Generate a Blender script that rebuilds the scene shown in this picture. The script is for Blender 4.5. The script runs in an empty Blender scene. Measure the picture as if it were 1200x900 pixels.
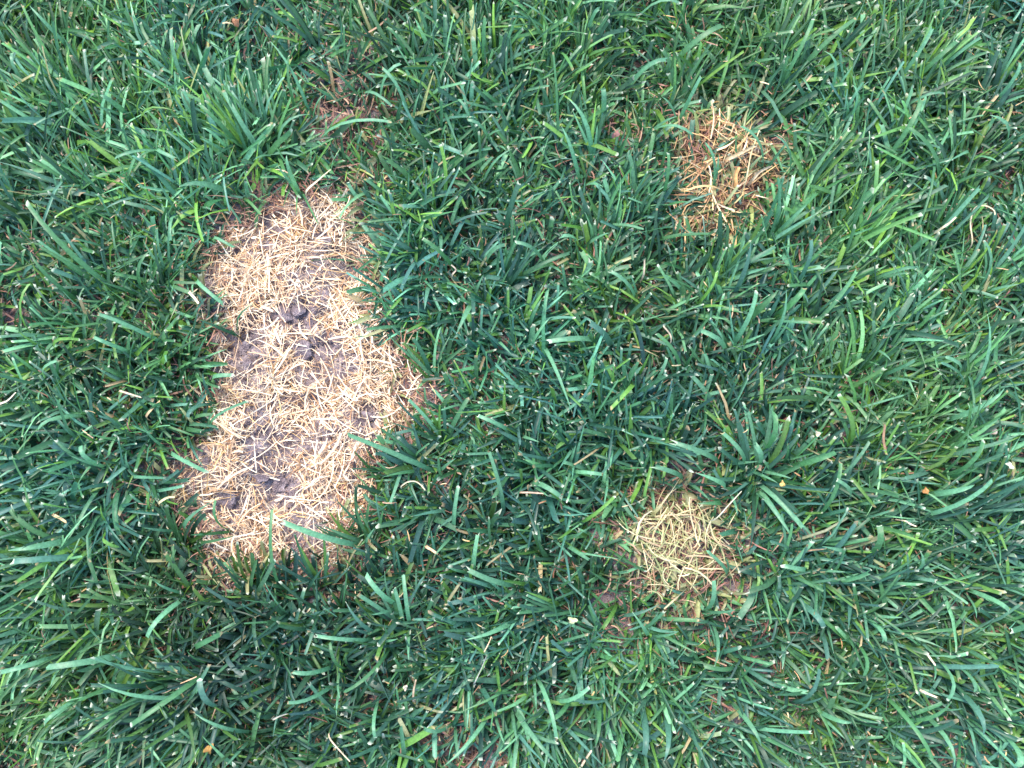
import bpy, math, random
import numpy as np

random.seed(7)
rng = np.random.default_rng(11)
R = math.radians
scene = bpy.context.scene
col_root = scene.collection

# ------------------------------------------------------------------ camera
TILT = R(7.0)                    # the phone looks almost straight down
DIST = 0.685                     # metres from the lens to the lawn
FPX = 979.0                      # focal length in photograph pixels (1200 wide)
cam_data = bpy.data.cameras.new("camera")
cam_data.sensor_width = 36.0
cam_data.lens = FPX / 1200.0 * 36.0
cam_data.clip_start = 0.01
cam_data.clip_end = 500.0
cam = bpy.data.objects.new("camera", cam_data)
CAM = np.array([0.0, -DIST * math.sin(TILT), DIST * math.cos(TILT)])
cam.location = CAM
cam.rotation_euler = (TILT, 0.0, 0.0)
col_root.objects.link(cam)
scene.camera = cam

# ------------------------------------------------------------------ sky, sun, exposure
SUN_EL, SUN_AZ = R(58), R(-35)   # soft bright sky, sun veiled, high and from the upper left
world = bpy.data.worlds.new("World")
scene.world = world
world.use_nodes = True
wn = world.node_tree.nodes
sky = wn.new("ShaderNodeTexSky")
sky.sky_type = 'NISHITA'
sky.sun_disc = False
sky.sun_elevation = SUN_EL
sky.sun_rotation = SUN_AZ
sky.dust_density = 0.6
wn["Background"].inputs["Strength"].default_value = 0.135
world.node_tree.links.new(sky.outputs[0], wn["Background"].inputs["Color"])
sun_data = bpy.data.lights.new("sun", 'SUN')
sun_data.energy = 1.4
sun_data.angle = R(20)
sun_data.color = (1.0, 0.91, 0.78)
sun = bpy.data.objects.new("sun", sun_data)
sun.rotation_euler = (math.pi / 2 - SUN_EL, 0.0, math.pi - SUN_AZ)
sun.location = (-1, 1, 3)
col_root.objects.link(sun)

scene.view_settings.view_transform = 'Standard'
scene.view_settings.look = 'None'
scene.view_settings.exposure = 2.32
scene.view_settings.gamma = 1.0
scene.view_settings.use_curve_mapping = False
scene.render.engine = 'CYCLES'
scene.cycles.max_bounces = 8
scene.cycles.diffuse_bounces = 4
scene.cycles.transmission_bounces = 4
scene.cycles.use_denoising = True


# ------------------------------------------------------------------ places
def ground(u, v, z=0.0):
    """Where the sight line through a point of the photograph meets the height z."""
    u = np.asarray(u, float); v = np.asarray(v, float)
    x = (u - 600.0) / FPX; y = (450.0 - v) / FPX
    c, s = math.cos(TILT), math.sin(TILT)
    dx, dy, dz = x, y * c + s, y * s - c
    t = (z - CAM[2]) / dz
    return np.stack([CAM[0] + dx * t, CAM[1] + dy * t, np.broadcast_to(np.asarray(z, float), np.shape(t))], -1)


def poly(pts):
    p = np.array(pts, float)
    return ground(p[:, 0], p[:, 1])[:, :2]


def inside(P, Q):
    """signed distance (metres, negative inside) of the points P to the outline Q"""
    n = len(Q); d = np.full(len(P), 1e9); ins = np.zeros(len(P), bool)
    for i in range(n):
        a, b = Q[i], Q[(i + 1) % n]
        e = b - a; w = P - a
        t = np.clip((w @ e) / (e @ e), 0, 1)
        d = np.minimum(d, np.hypot(*(w - t[:, None] * e).T))
        c = ((a[1] > P[:, 1]) != (b[1] > P[:, 1]))
        xc = a[0] + (P[:, 1] - a[1]) * e[0] / (e[1] if e[1] != 0 else 1e-12)
        ins ^= c & (P[:, 0] < xc)
    return np.where(ins, -d, d)


def make_noise(freq, n=24, seed=0):
    r = np.random.default_rng(seed)
    a = r.uniform(0, 2 * np.pi, n); f = freq * r.uniform(0.5, 1.6, n)
    k = np.stack([np.cos(a) * f, np.sin(a) * f]); ph = r.uniform(0, 2 * np.pi, n)
    return lambda P: np.sin(P[:, :2] @ k * 2 * np.pi + ph).sum(1) / math.sqrt(n / 2.0)


BIG = poly([(388, 224), (322, 236), (270, 266), (238, 300), (236, 345), (250, 392), (248, 432), (240, 470), (230, 512),
            (205, 545), (200, 585), (228, 605), (238, 648), (270, 674), (310, 662), (350, 656), (405, 664), (428, 596),
            (436, 540), (478, 494), (490, 455), (470, 415), (447, 375), (440, 330), (434, 276), (418, 234)])
ORANGE = poly([(798, 148), (830, 138), (864, 142), (903, 178), (902, 222), (872, 264), (812, 284), (784, 250), (792, 195)])
PALE = poly([(738, 592), (790, 574), (840, 600), (862, 648), (852, 696), (800, 712), (760, 690), (738, 660), (728, 620)])
nz_edge = make_noise(28, seed=3)
nz_low = make_noise(5, seed=4)
nz_mid = make_noise(14, seed=5)
nz_hue = make_noise(7, seed=6)
nz_clod = make_noise(45, seed=8)
nz_fine = make_noise(120, seed=9)
nz_lump = make_noise(11, seed=10)

# thin reddish spots in the turf: (u, v, radius in photo pixels, strength)
THIN = [(408, 148, 42, .95), (368, 118, 24, .75), (545, 874, 36, 1.0), (505, 472, 18, .7), (724, 156, 14, .6), (45, 888, 22, .6),
        (1160, 235, 24, .45), (170, 575, 24, .5), (525, 455, 14, .5), (780, 160, 20, .5), (905, 615, 24, .4), (990, 640, 18, .3),
        (1085, 655, 14, .3), (1165, 500, 16, .35), (590, 470, 14, .3), (268, 55, 14, .5), (730, 205, 16, .3)]
TH = [(ground(u, v)[:2], r * 0.0007, k) for u, v, r, k in THIN]


def thin(P):
    t = np.zeros(len(P))
    for c, r, k in TH:
        t = np.maximum(t, k * np.exp(-((P[:, 0] - c[0]) ** 2 + (P[:, 1] - c[1]) ** 2) / (1.5 * r * r)))
    return t


def smooth(x, a, b):
    t = np.clip((x - a) / (b - a), 0, 1)
    return t * t * (3 - 2 * t)


def zones(P):
    e = nz_edge(P) * 0.0055
    return inside(P, BIG) + e, inside(P, ORANGE) + e, inside(P, PALE) + e


# bare soil showing between the straw: (u, v, rx, ry, strength)
BARE = [(343, 372, 36, 20, 1), (288, 415, 24, 36, 1), (325, 572, 32, 24, 1), (272, 588, 24, 16, .9), (412, 312, 20, 18, .8), (430, 488, 18, 16, .9),
        (382, 282, 28, 18, .6), (300, 500, 20, 28, .7), (375, 400, 26, 24, .8), (322, 290, 20, 22, .45), (250, 535, 14, 20, .6),
        (385, 515, 26, 12, .5), (300, 545, 16, 22, .6), (362, 640, 28, 10, .6), (470, 455, 16, 14, .6), (440, 560, 16, 14, .5)]
BR = [(ground(u, v)[:2], rx * 0.00064, ry * 0.00064, k) for u, v, rx, ry, k in BARE]


def bare(P):
    t = np.zeros(len(P))
    for c, rx, ry, k in BR:
        t = np.maximum(t, k * np.exp(-(((P[:, 0] - c[0]) / rx) ** 2 + ((P[:, 1] - c[1]) / ry) ** 2) ** 2 * .55))
    return t


def soil_z(P):
    near = np.exp(-(np.hypot(P[:, 0], P[:, 1]) / 3.0) ** 2)
    b = bare(P)
    z = nz_lump(P) * 0.0030 + near * (nz_clod(P) * 0.0011 + nz_fine(P) * 0.0004)
    z = z + near * b * (np.abs(nz_clod(P * 1.3)) * 0.0022 - 0.0028)
    return z - 0.002


# lie of the turf: (u, v, heading in degrees with 0 = right and 90 = up the picture, strength)
FLOW = [(40, 60, 125, .7), (60, 200, 135, .75), (130, 280, 140, .6), (200, 60, 110, .5), (290, 150, 105, .65), (420, 60, 100, .5), (450, 180, 60, .4),
        (560, 60, 80, .5), (650, 60, 65, .5), (620, 180, 75, .45), (760, 60, 70, .45), (900, 60, 60, .5), (980, 130, 50, .75), (1040, 60, 50, .6),
        (1150, 60, 75, .5), (1170, 180, 80, .5), (930, 250, 45, .8), (1050, 280, 55, .75), (1100, 210, 130, .55), (820, 310, 55, .6),
        (600, 330, 60, .55), (540, 300, 40, .4), (480, 360, 175, .4), (470, 300, 165, .5), (500, 420, 190, .3), (700, 380, 60, .3),
        (950, 400, 55, .65), (1120, 420, 60, .7), (1150, 330, 60, .6), (880, 470, 100, .5), (790, 470, 95, .4), (660, 440, 275, .3),
        (60, 340, 160, .4), (130, 420, 190, .35), (200, 350, 20, .3), (210, 470, 10, .35), (90, 520, 200, .4), (160, 600, 170, .35),
        (60, 640, 195, .6), (60, 720, 205, .7), (160, 720, 215, .55), (110, 800, 185, .6), (200, 850, 180, .6), (60, 860, 210, .5),
        (280, 690, 80, .4), (350, 650, 75, .5), (420, 640, 120, .5), (330, 740, 250, .25), (300, 820, 230, .3), (420, 760, 200, .3),
        (480, 700, 100, .45), (520, 600, 110, .3), (600, 560, 160, .3), (560, 680, 170, .5), (650, 700, 165, .5), (680, 760, 180, .5),
        (560, 800, 200, .3), (480, 840, 215, .3), (640, 850, 295, .65), (700, 870, 300, .7), (760, 830, 290, .5), (740, 740, 170, .3),
        (860, 540, 100, .5), (930, 560, 30, .5), (1000, 590, 20, .6), (1100, 620, 10, .7), (1170, 600, 15, .7), (1100, 520, 25, .75), (1000, 480, 45, .5),
        (950, 680, 330, .4), (900, 760, 350, .4), (1000, 760, 5, .5), (1060, 740, 15, .6), (1150, 760, 330, .55), (1060, 840, 340, .65), (1150, 860, 300, .6),
        (880, 850, 330, .4), (880, 650, 300, .3), (700, 560, 140, .3), (820, 560, 80, .4)]
FP = ground([f[0] for f in FLOW], [f[1] for f in FLOW])[:, :2]
FV = np.array([[math.cos(R(a)) * k, math.sin(R(a)) * k] for _, _, a, k in FLOW])


def flow(P):
    out = np.zeros((len(P), 2)); wsum = np.zeros(len(P))
    for c, v in zip(FP, FV):
        w = np.exp(-((P[:, 0] - c[0]) ** 2 + (P[:, 1] - c[1]) ** 2) / (2 * 0.045 ** 2)) + 1e-5
        out += w[:, None] * v; wsum += w
    return out / wsum[:, None]


# ------------------------------------------------------------------ materials
def new_mat(name):
    m = bpy.data.materials.new(name); m.use_nodes = True
    nt = m.node_tree; nt.nodes.clear()
    return m, nt, nt.nodes, nt.links


def leaf_material(name, rough, spec, trans, tmul, vein):
    m, nt, N, L = new_mat(name)
    out = N.new("ShaderNodeOutputMaterial")
    at = N.new("ShaderNodeAttribute"); at.attribute_name = "col"
    tc = N.new("ShaderNodeTexCoord")
    nz = N.new("ShaderNodeTexNoise"); nz.inputs["Scale"].default_value = 520.0; nz.inputs["Detail"].default_value = 2.0
    L.new(tc.outputs["Object"], nz.inputs["Vector"])
    mr = N.new("ShaderNodeMapRange"); mr.inputs[1].default_value = 0.3; mr.inputs[2].default_value = 0.7
    mr.inputs[3].default_value = 1.0 - vein; mr.inputs[4].default_value = 1.0 + vein
    L.new(nz.outputs["Fac"], mr.inputs[0])
    mul = N.new("ShaderNodeVectorMath"); mul.operation = 'SCALE'
    L.new(at.outputs["Color"], mul.inputs[0]); L.new(mr.outputs[0], mul.inputs["Scale"])
    p = N.new("ShaderNodeBsdfPrincipled")
    p.inputs["Roughness"].default_value = rough
    p.inputs["Specular IOR Level"].default_value = spec
    L.new(mul.outputs[0], p.inputs["Base Color"])
    bump = N.new("ShaderNodeBump"); bump.inputs["Strength"].default_value = 0.25; bump.inputs["Distance"].default_value = 0.0006
    L.new(nz.outputs["Fac"], bump.inputs["Height"]); L.new(bump.outputs[0], p.inputs["Normal"])
    t = N.new("ShaderNodeBsdfTranslucent")
    tm = N.new("ShaderNodeVectorMath"); tm.operation = 'MULTIPLY'; tm.inputs[1].default_value = tmul
    L.new(mul.outputs[0], tm.inputs[0]); L.new(tm.outputs[0], t.inputs["Color"])
    mix = N.new("ShaderNodeMixShader"); mix.inputs[0].default_value = trans
    L.new(p.outputs[0], mix.inputs[1]); L.new(t.outputs[0], mix.inputs[2]); L.new(mix.outputs[0], out.inputs[0])
    return m


MAT_GRASS = leaf_material("living_grass", 0.46, 0.42, 0.26, (1.5, 1.6, 0.8), 0.20)
MAT_STRAW = leaf_material("dry_straw", 0.55, 0.35, 0.15, (1.0, 0.95, 0.85), 0.22)


def soil_material():
    m, nt, N, L = new_mat("bare_soil")
    out = N.new("ShaderNodeOutputMaterial"); p = N.new("ShaderNodeBsdfPrincipled")
    tc = N.new("ShaderNodeTexCoord")
    n1 = N.new("ShaderNodeTexNoise"); n1.inputs["Scale"].default_value = 85; n1.inputs["Detail"].default_value = 8
    n2 = N.new("ShaderNodeTexNoise"); n2.inputs["Scale"].default_value = 700; n2.inputs["Detail"].default_value = 4
    n3 = N.new("ShaderNodeTexNoise"); n3.inputs["Scale"].default_value = 3; n3.inputs["Detail"].default_value = 5
    for n in (n1, n2, n3): L.new(tc.outputs["Object"], n.inputs["Vector"])
    r1 = N.new("ShaderNodeValToRGB")
    r1.color_ramp.elements[0].position = 0.36; r1.color_ramp.elements[0].color = (0.155, 0.115, 0.120, 1)
    r1.color_ramp.elements[1].position = 0.68; r1.color_ramp.elements[1].color = (0.35, 0.285, 0.285, 1)
    L.new(n1.outputs["Fac"], r1.inputs["Fac"])
    r2 = N.new("ShaderNodeValToRGB")
    r2.color_ramp.elements[0].position = 0.35; r2.color_ramp.elements[0].color = (0.6, 0.58, 0.58, 1)
    r2.color_ramp.elements[1].position = 0.72; r2.color_ramp.elements[1].color = (1.3, 1.27, 1.24, 1)
    L.new(n2.outputs["Fac"], r2.inputs["Fac"])
    mu = N.new("ShaderNodeMix"); mu.data_type = 'RGBA'; mu.blend_type = 'MULTIPLY'; mu.inputs[0].default_value = 1.0
    L.new(r1.outputs[0], mu.inputs[6]); L.new(r2.outputs[0], mu.inputs[7])
    # beyond the modelled turf the ground carries lawn
    ln = N.new("ShaderNodeVectorMath"); ln.operation = 'LENGTH'; L.new(tc.outputs["Object"], ln.inputs[0])
    far = N.new("ShaderNodeMapRange"); far.inputs[1].default_value = 0.72; far.inputs[2].default_value = 0.92
    L.new(ln.outputs["Value"], far.inputs[0])
    gr = N.new("ShaderNodeValToRGB")
    gr.color_ramp.elements[0].color = (0.02, 0.07, 0.03, 1); gr.color_ramp.elements[1].color = (0.05, 0.13, 0.05, 1)
    L.new(n3.outputs["Fac"], gr.inputs["Fac"])
    mg = N.new("ShaderNodeMix"); mg.data_type = 'RGBA'
    L.new(far.outputs[0], mg.inputs[0]); L.new(mu.outputs[2], mg.inputs[6]); L.new(gr.outputs[0], mg.inputs[7])
    L.new(mg.outputs[2], p.inputs["Base Color"])
    p.inputs["Roughness"].default_value = 0.9
    p.inputs["Specular IOR Level"].default_value = 0.2
    ad = N.new("ShaderNodeMath"); ad.operation = 'ADD'
    L.new(n1.outputs["Fac"], ad.inputs[0]); L.new(n2.outputs["Fac"], ad.inputs[1])
    b = N.new("ShaderNodeBump"); b.inputs["Strength"].default_value = 0.9; b.inputs["Distance"].default_value = 0.003
    L.new(ad.outputs[0], b.inputs["Height"]); L.new(b.outputs[0], p.inputs["Normal"])
    L.new(p.outputs[0], out.inputs[0])
    return m


MAT_SOIL = soil_material()


# ------------------------------------------------------------------ mesh helpers
def mesh_from(name, verts, quads, cols, mat, smoothed=True):
    me = bpy.data.meshes.new(name)
    nv, nq = len(verts), len(quads)
    me.vertices.add(nv); me.vertices.foreach_set("co", np.ascontiguousarray(verts, np.float32).ravel())
    me.loops.add(nq * 4); me.loops.foreach_set("vertex_index", np.ascontiguousarray(quads, np.int32).ravel())
    me.polygons.add(nq)
    me.polygons.foreach_set("loop_start", np.arange(0, nq * 4, 4, dtype=np.int32))
    if smoothed:
        me.polygons.foreach_set("use_smooth", np.ones(nq, bool))
    if cols is not None:
        a = me.attributes.new("col", 'FLOAT_COLOR', 'POINT')
        c = np.ones((nv, 4), np.float32); c[:, :3] = cols
        a.data.foreach_set("color", c.ravel())
    me.update(calc_edges=True)
    me.materials.append(mat)
    return me


def add_obj(name, me, parent=None, loc=(0, 0, 0), **props):
    o = bpy.data.objects.new(name, me)
    o.location = loc; o.parent = parent
    for k, v in props.items(): o[k] = v
    col_root.objects.link(o)
    return o


ROWS = {7: [0, .14, .30, .48, .66, .84, .965, 1.0], 5: [0, .25, .5, .75, .95, 1.0], 4: [0, .3, .62, .94, 1.0], 3: [0, .34, .68, 1.0], 2: [0, .5, 1.0]}


def strips(base, phi, theta, bend, turn, length, width, twist0, twist1, fold, cut, c0, c1, c2, segs=7, across=3, zmin=None):
    """Grass-like blades, all at once: curved, folded along the midrib, tapered, cut square or pointed.
    c0 colour at the sheath, c1 of the blade, c2 of the very tip. Returns verts (N, rows, across, 3), cols."""
    s = np.array(ROWS[segs]); n = len(base); k = len(s)
    P = np.zeros((n, k, 3)); D = np.zeros((n, k, 3)); H = np.zeros((n, k))
    P[:, 0] = base
    for i in range(k):
        th = theta + bend * s[i] ** 1.3; ph = phi + turn * s[i] ** 1.4
        D[:, i] = np.stack([np.sin(th) * np.cos(ph), np.sin(th) * np.sin(ph), np.cos(th)], -1); H[:, i] = ph
        if i:
            P[:, i] = P[:, i - 1] + (D[:, i] + D[:, i - 1]) * 0.5 * (length * (s[i] - s[i - 1]))[:, None]
    if zmin is not None:
        P[:, :, 2] = np.maximum(P[:, :, 2], zmin[:, None])
    return skin(s, P, D, H, width, twist0, twist1, fold, cut, c0, c1, c2, across)


def skin(s, P, D, H, width, twist0, twist1, fold, cut, c0, c1, c2, across):
    """the folded, tapering surface round the midribs P with headings H and directions D"""
    n = len(P)
    side = np.stack([-np.sin(H), np.cos(H), np.zeros_like(H)], -1)
    nor = np.cross(D, side); nor *= np.sign(nor[:, :, 2:3] + 1e-9)
    tw = twist0[:, None] + twist1[:, None] * s[None]
    sd = side * np.cos(tw)[..., None] + nor * np.sin(tw)[..., None]
    nn = nor * np.cos(tw)[..., None] - side * np.sin(tw)[..., None]
    base_w = 0.62 + 0.38 * np.clip(s / 0.22, 0, 1)
    pc = base_w * (1 - 0.22 * s ** 1.5); pp = base_w * np.maximum(1 - s ** 2.4, 0.03) ** 0.8
    w = np.where(cut[:, None], pc[None], pp[None]) * width[:, None] * 0.5
    cf, sf = np.cos(fold)[:, None, None], np.sin(fold)[:, None, None]
    a = sd * w[..., None] * cf + nn * w[..., None] * sf
    b = -sd * w[..., None] * cf + nn * w[..., None] * sf
    if across == 3:
        V = np.stack([P + a, P, P + b], 2)
        rag = rng.normal(0, 0.35, (n, 3)) * cut[:, None] * width[:, None]
        V[:, -1] += D[:, -1][:, None, :] * rag[:, :, None]
    else:
        V = np.stack([P + a, P + b], 2)
    t0 = np.clip(1 - s / 0.22, 0, 1)[None, :, None]; t2 = (s >= 0.999).astype(float)[None, :, None]
    C = c1[:, None] * (1 - t0) + c0[:, None] * t0
    C = C * (1 - t2) + c2[:, None] * t2
    C = np.repeat(C[:, :, None], across, 2)
    if across == 3:
        C[:, :, 1] *= 1.12; C[:, :, 0] *= 0.96; C[:, :, 2] *= 0.98
    return V, C


def quads_for(n, rows, across):
    q = []
    for i in range(rows - 1):
        for j in range(across - 1):
            a = i * across + j
            q.append([a, a + 1, a + across + 1, a + across])
    q = np.array(q)
    return (q[None] + (np.arange(n) * rows * across)[:, None, None]).reshape(-1, 4)


def merged(name, packs, mat, **props):
    vs, qs, cs, off = [], [], [], 0
    for V, C in packs:
        n, r, a = V.shape[:3]
        vs.append(V.reshape(-1, 3)); cs.append(C.reshape(-1, 3)); qs.append(quads_for(n, r, a) + off); off += n * r * a
    return add_obj(name, mesh_from(name, np.concatenate(vs), np.concatenate(qs), np.concatenate(cs), mat), **props)


def singles(name, V, C, mat, parent=None, origins=None, props=None):
    """one object for each strip, its origin at its own foot"""
    out = []
    n, r, a = V.shape[:3]; q = quads_for(1, r, a)
    for i in range(n):
        o0 = V[i, 0].mean(0)
        me = mesh_from(name, (V[i] - o0).reshape(-1, 3), q, C[i].reshape(-1, 3), mat)
        loc = o0 if parent is None else o0 - np.array(parent.location)
        out.append(add_obj(name, me, parent, tuple(loc), **(props[i] if props else {})))
    return out


def U(a, b, n): return rng.uniform(a, b, n)
def NV(m, s, n): return rng.normal(m, s, n)


TONES = np.array([(0.026, 0.088, 0.047), (0.048, 0.140, 0.053), (0.088, 0.195, 0.036), (0.096, 0.238, 0.126), (0.052, 0.134, 0.092)])


# grass colour by stand, broad light and dark partly painted in: (u, v, radius px, lightness, yellowness)
TONE_AND_LIGHT = [(240, 150, 150, .26, .1), (180, 500, 130, .08, -.1), (60, 120, 130, .05, .9), (760, 40, 160, .04, .7), (1120, 420, 140, .06, .6), (470, 330, 90, .20, -.3), (620, 420, 110, .16, -.4), (1010, 250, 170, .16, .6), (900, 60, 150, .0, .5), (600, 120, 130, .10, .5),
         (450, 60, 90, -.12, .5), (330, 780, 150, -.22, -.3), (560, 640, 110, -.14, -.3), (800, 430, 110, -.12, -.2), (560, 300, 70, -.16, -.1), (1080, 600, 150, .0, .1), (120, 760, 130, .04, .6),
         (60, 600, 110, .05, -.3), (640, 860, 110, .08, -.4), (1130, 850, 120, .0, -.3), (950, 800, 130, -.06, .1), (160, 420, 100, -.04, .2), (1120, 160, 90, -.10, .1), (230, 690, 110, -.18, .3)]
SK = [(ground(u, v)[:2], r * .0007, l, y) for u, v, r, l, y in TONE_AND_LIGHT]


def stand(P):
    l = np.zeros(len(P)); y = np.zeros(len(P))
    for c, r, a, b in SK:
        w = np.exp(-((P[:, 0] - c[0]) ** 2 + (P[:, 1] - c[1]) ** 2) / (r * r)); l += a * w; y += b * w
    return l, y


def green(n, P=None, probs=(.34, .28, .12, .12, .14)):
    t = rng.choice(5, n, p=probs)
    c = TONES[t] * U(0.55, 1.45, n)[:, None]
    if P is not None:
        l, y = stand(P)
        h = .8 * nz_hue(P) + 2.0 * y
        c = c * (1 + 1.7 * l + .12 * nz_mid(P))[:, None]  # lightness also paints broad bright and dim areas into the blade colour
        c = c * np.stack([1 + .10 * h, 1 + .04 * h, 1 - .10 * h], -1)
    return np.clip(c, 0.008, 0.6)


def tips(n, c):
    k = rng.random(n)
    t = np.where((k < .44)[:, None], np.array([.52, .54, .40]), np.where((k < .62)[:, None], np.array([.36, .25, .13]), c * 1.25))
    return t * U(.7, 1.15, n)[:, None]


# ------------------------------------------------------------------ the ground
def axis(half, step):
    a = list(np.arange(0, half + 1e-6, step)); d = step
    while a[-1] < 150:
        d *= 1.35; a.append(a[-1] + d)
    a = np.array(a)
    return np.concatenate([-a[:0:-1], a])


gx, gy = axis(0.62, 0.0034), axis(0.52, 0.0034)
GX, GY = np.meshgrid(gx, gy)
GP = np.stack([GX.ravel(), GY.ravel()], -1)
GZ = soil_z(GP)
ii = np.arange(len(gx) * len(gy)).reshape(len(gy), len(gx))
gq = np.stack([ii[:-1, :-1], ii[:-1, 1:], ii[1:, 1:], ii[1:, :-1]], -1).reshape(-1, 4)
add_obj("ground", mesh_from("ground", np.column_stack([GP, GZ]), gq, None, MAT_SOIL), kind="structure")

# ------------------------------------------------------------------ living turf (uncountable mass)
def scatter(n, hx, hy, cx=0.0, cy=0.0):
    return np.column_stack([U(cx - hx, cx + hx, n), U(cy - hy, cy + hy, n)])


def turf_keep(P):
    b, o, p = zones(P)
    k = np.ones(len(P))
    k *= smooth(b, -0.010, 0.012)
    k *= 0.36 + 0.64 * smooth(o, -0.028, 0.004)
    k *= 0.14 + 0.86 * smooth(p, -0.030, -0.006)
    k *= 1 - 0.88 * thin(P)
    k *= np.clip(0.92 + 0.14 * nz_mid(P), 0.66, 1)
    return k


TALL = [(ground(u, v)[:2], r * .0007) for u, v, r in ((60, 140, 150), (260, 150, 90), (1000, 140, 130), (1050, 300, 140), (930, 250, 80), (1100, 540, 140), (650, 860, 90), (150, 800, 130), (60, 680, 90), (1150, 820, 90), (600, 90, 110))]


def turf(P, per, segs, across, wmul=1.0):
    n0 = len(P)
    cnt = rng.integers(per[0], per[1] + 1, n0)
    idx = np.repeat(np.arange(n0), cnt); n = len(idx); Q = P[idx]
    f = flow(Q); fs = np.hypot(f[:, 0], f[:, 1]); fa = np.arctan2(f[:, 1], f[:, 0])
    cell = np.floor(P / .026).astype(int)
    hsh = lambda a, b, k: np.modf(np.abs(np.sin(a * 12.9898 + b * 78.233 + k) * 43758.5453))[0]
    cen = (cell + .5 + .7 * (np.column_stack([hsh(cell[:, 0], cell[:, 1], 1), hsh(cell[:, 0], cell[:, 1], 2)]) - .5)) * .026
    rad = (P - cen) / .013
    g = f + rad[idx] * .27
    fa = np.arctan2(g[:, 1], g[:, 0])
    shoot = NV(0, .34, n0)[idx] + .35 * nz_mid(Q)
    phi = fa + shoot + NV(0, 1, n) * (.85 - .6 * fs)
    wild = rng.random(n) < 0.12
    phi = np.where(wild, U(0, 2 * np.pi, n), phi)
    age = rng.random(n)
    theta = R(6) + np.abs(NV(0, R(13), n)) + fs * R(26) + age * R(14)
    bend = R(22) + age * R(62) + np.abs(NV(0, R(18), n))
    length = np.clip(NV(.044, .013, n), .014, .080) * (1 + .12 * nz_low(Q))
    zz = np.minimum.reduce(zones(Q))
    tall = np.zeros(n)
    for c, r in TALL: tall = np.maximum(tall, np.exp(-((Q[:, 0] - c[0]) ** 2 + (Q[:, 1] - c[1]) ** 2) / (r * r)))
    length *= .76 + .30 * tall
    phi = np.where(rng.random(n) < .16 * (1 - tall), U(0, 2 * np.pi, n), phi)
    length *= (.58 + .42 * smooth(zz, .0, .035)) * (1 - .45 * thin(Q))
    length *= np.where(rng.random(n) < .2, .6, 1.0)
    # mown: nothing stands much above the cutting height
    top = length * np.cos(np.clip(theta + bend * .42, 0, R(80)))
    hcut = NV(.035, .006, n) * (1 + .10 * nz_low(Q))
    cut = rng.random(n) < .72
    length = np.where(top > hcut, length * hcut / top, length)
    width = np.clip(np.exp(NV(math.log(.0027), .34, n)), .0012, .0060) * wmul
    base = np.column_stack([Q + NV(0, .0016, (n, 2)), np.zeros(n)]); base[:, 2] = soil_z(base) - .001
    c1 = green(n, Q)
    c0 = np.where((rng.random(n) < .4)[:, None], np.array([.20, .17, .09]), c1 * np.array([1.3, 1.15, .9]))
    dead = rng.random(n) < .005
    c1 = np.where(dead[:, None], np.array([.36, .27, .14]) * U(.6, 1.3, n)[:, None], c1)
    half = rng.random(n) < .55 * smooth(-zz, -.022, .004) + .25 * thin(Q) + .012       # half-dead fringe
    c1 = np.where(half[:, None], c1 * .45 + np.array([.40, .34, .16]) * U(.5, 1.1, n)[:, None] * .75, c1)
    return strips(base, phi, theta, bend, NV(0, .35, n), length, width, NV(0, .35, n), NV(0, .8, n), U(R(4), R(38), n), cut,
                  c0, c1, tips(n, c1), segs, across, base[:, 2] + .002)


inner = scatter(38000, .60, .50)
inner = inner[rng.random(len(inner)) < turf_keep(inner)]
outer = scatter(42000, 1.0, .88)
outer = outer[(np.abs(outer[:, 0]) > .60) | (np.abs(outer[:, 1]) > .50)]
merged("grass", [turf(inner[::4], (2, 4), 7, 3), turf(np.delete(inner, np.s_[::4], 0), (2, 4), 4, 3), turf(outer, (2, 3), 3, 2, 1.6)], MAT_GRASS,
       kind="stuff", label="dense mown green lawn grass round the dead straw patches", category="grass")

# ------------------------------------------------------------------ dead thatch between the shoots
def lying(P, lmin, lmax, wmin, wmax, zlo, zhi, cols, tilt=8, segs=4, across=3, jit=.25, phi=None, turn=.7):
    n = len(P)
    base = np.column_stack([P, np.zeros(n)]); g = soil_z(base); base[:, 2] = g + U(zlo, zhi, n)
    c = np.array(cols)[rng.integers(0, len(cols), n)] * U(1 - jit, 1 + jit, n)[:, None]
    th = R(90) - np.abs(NV(0, R(tilt), n))
    L = U(0, 1, n) ** 1.4 * (lmax - lmin) + lmin
    if phi is None: phi = U(0, 2 * np.pi, n)
    base[:, 0] -= np.cos(phi) * L * .5; base[:, 1] -= np.sin(phi) * L * .5
    return strips(base, phi, th, np.abs(NV(0, R(tilt), n)) * 2, NV(0, turn, n), L, U(wmin, wmax, n),
                  NV(0, .5, n), NV(0, 1.2, n), U(R(5), R(50), n), rng.random(n) < .6, c, c, c * 1.05, segs, across, g + .0006)


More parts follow.
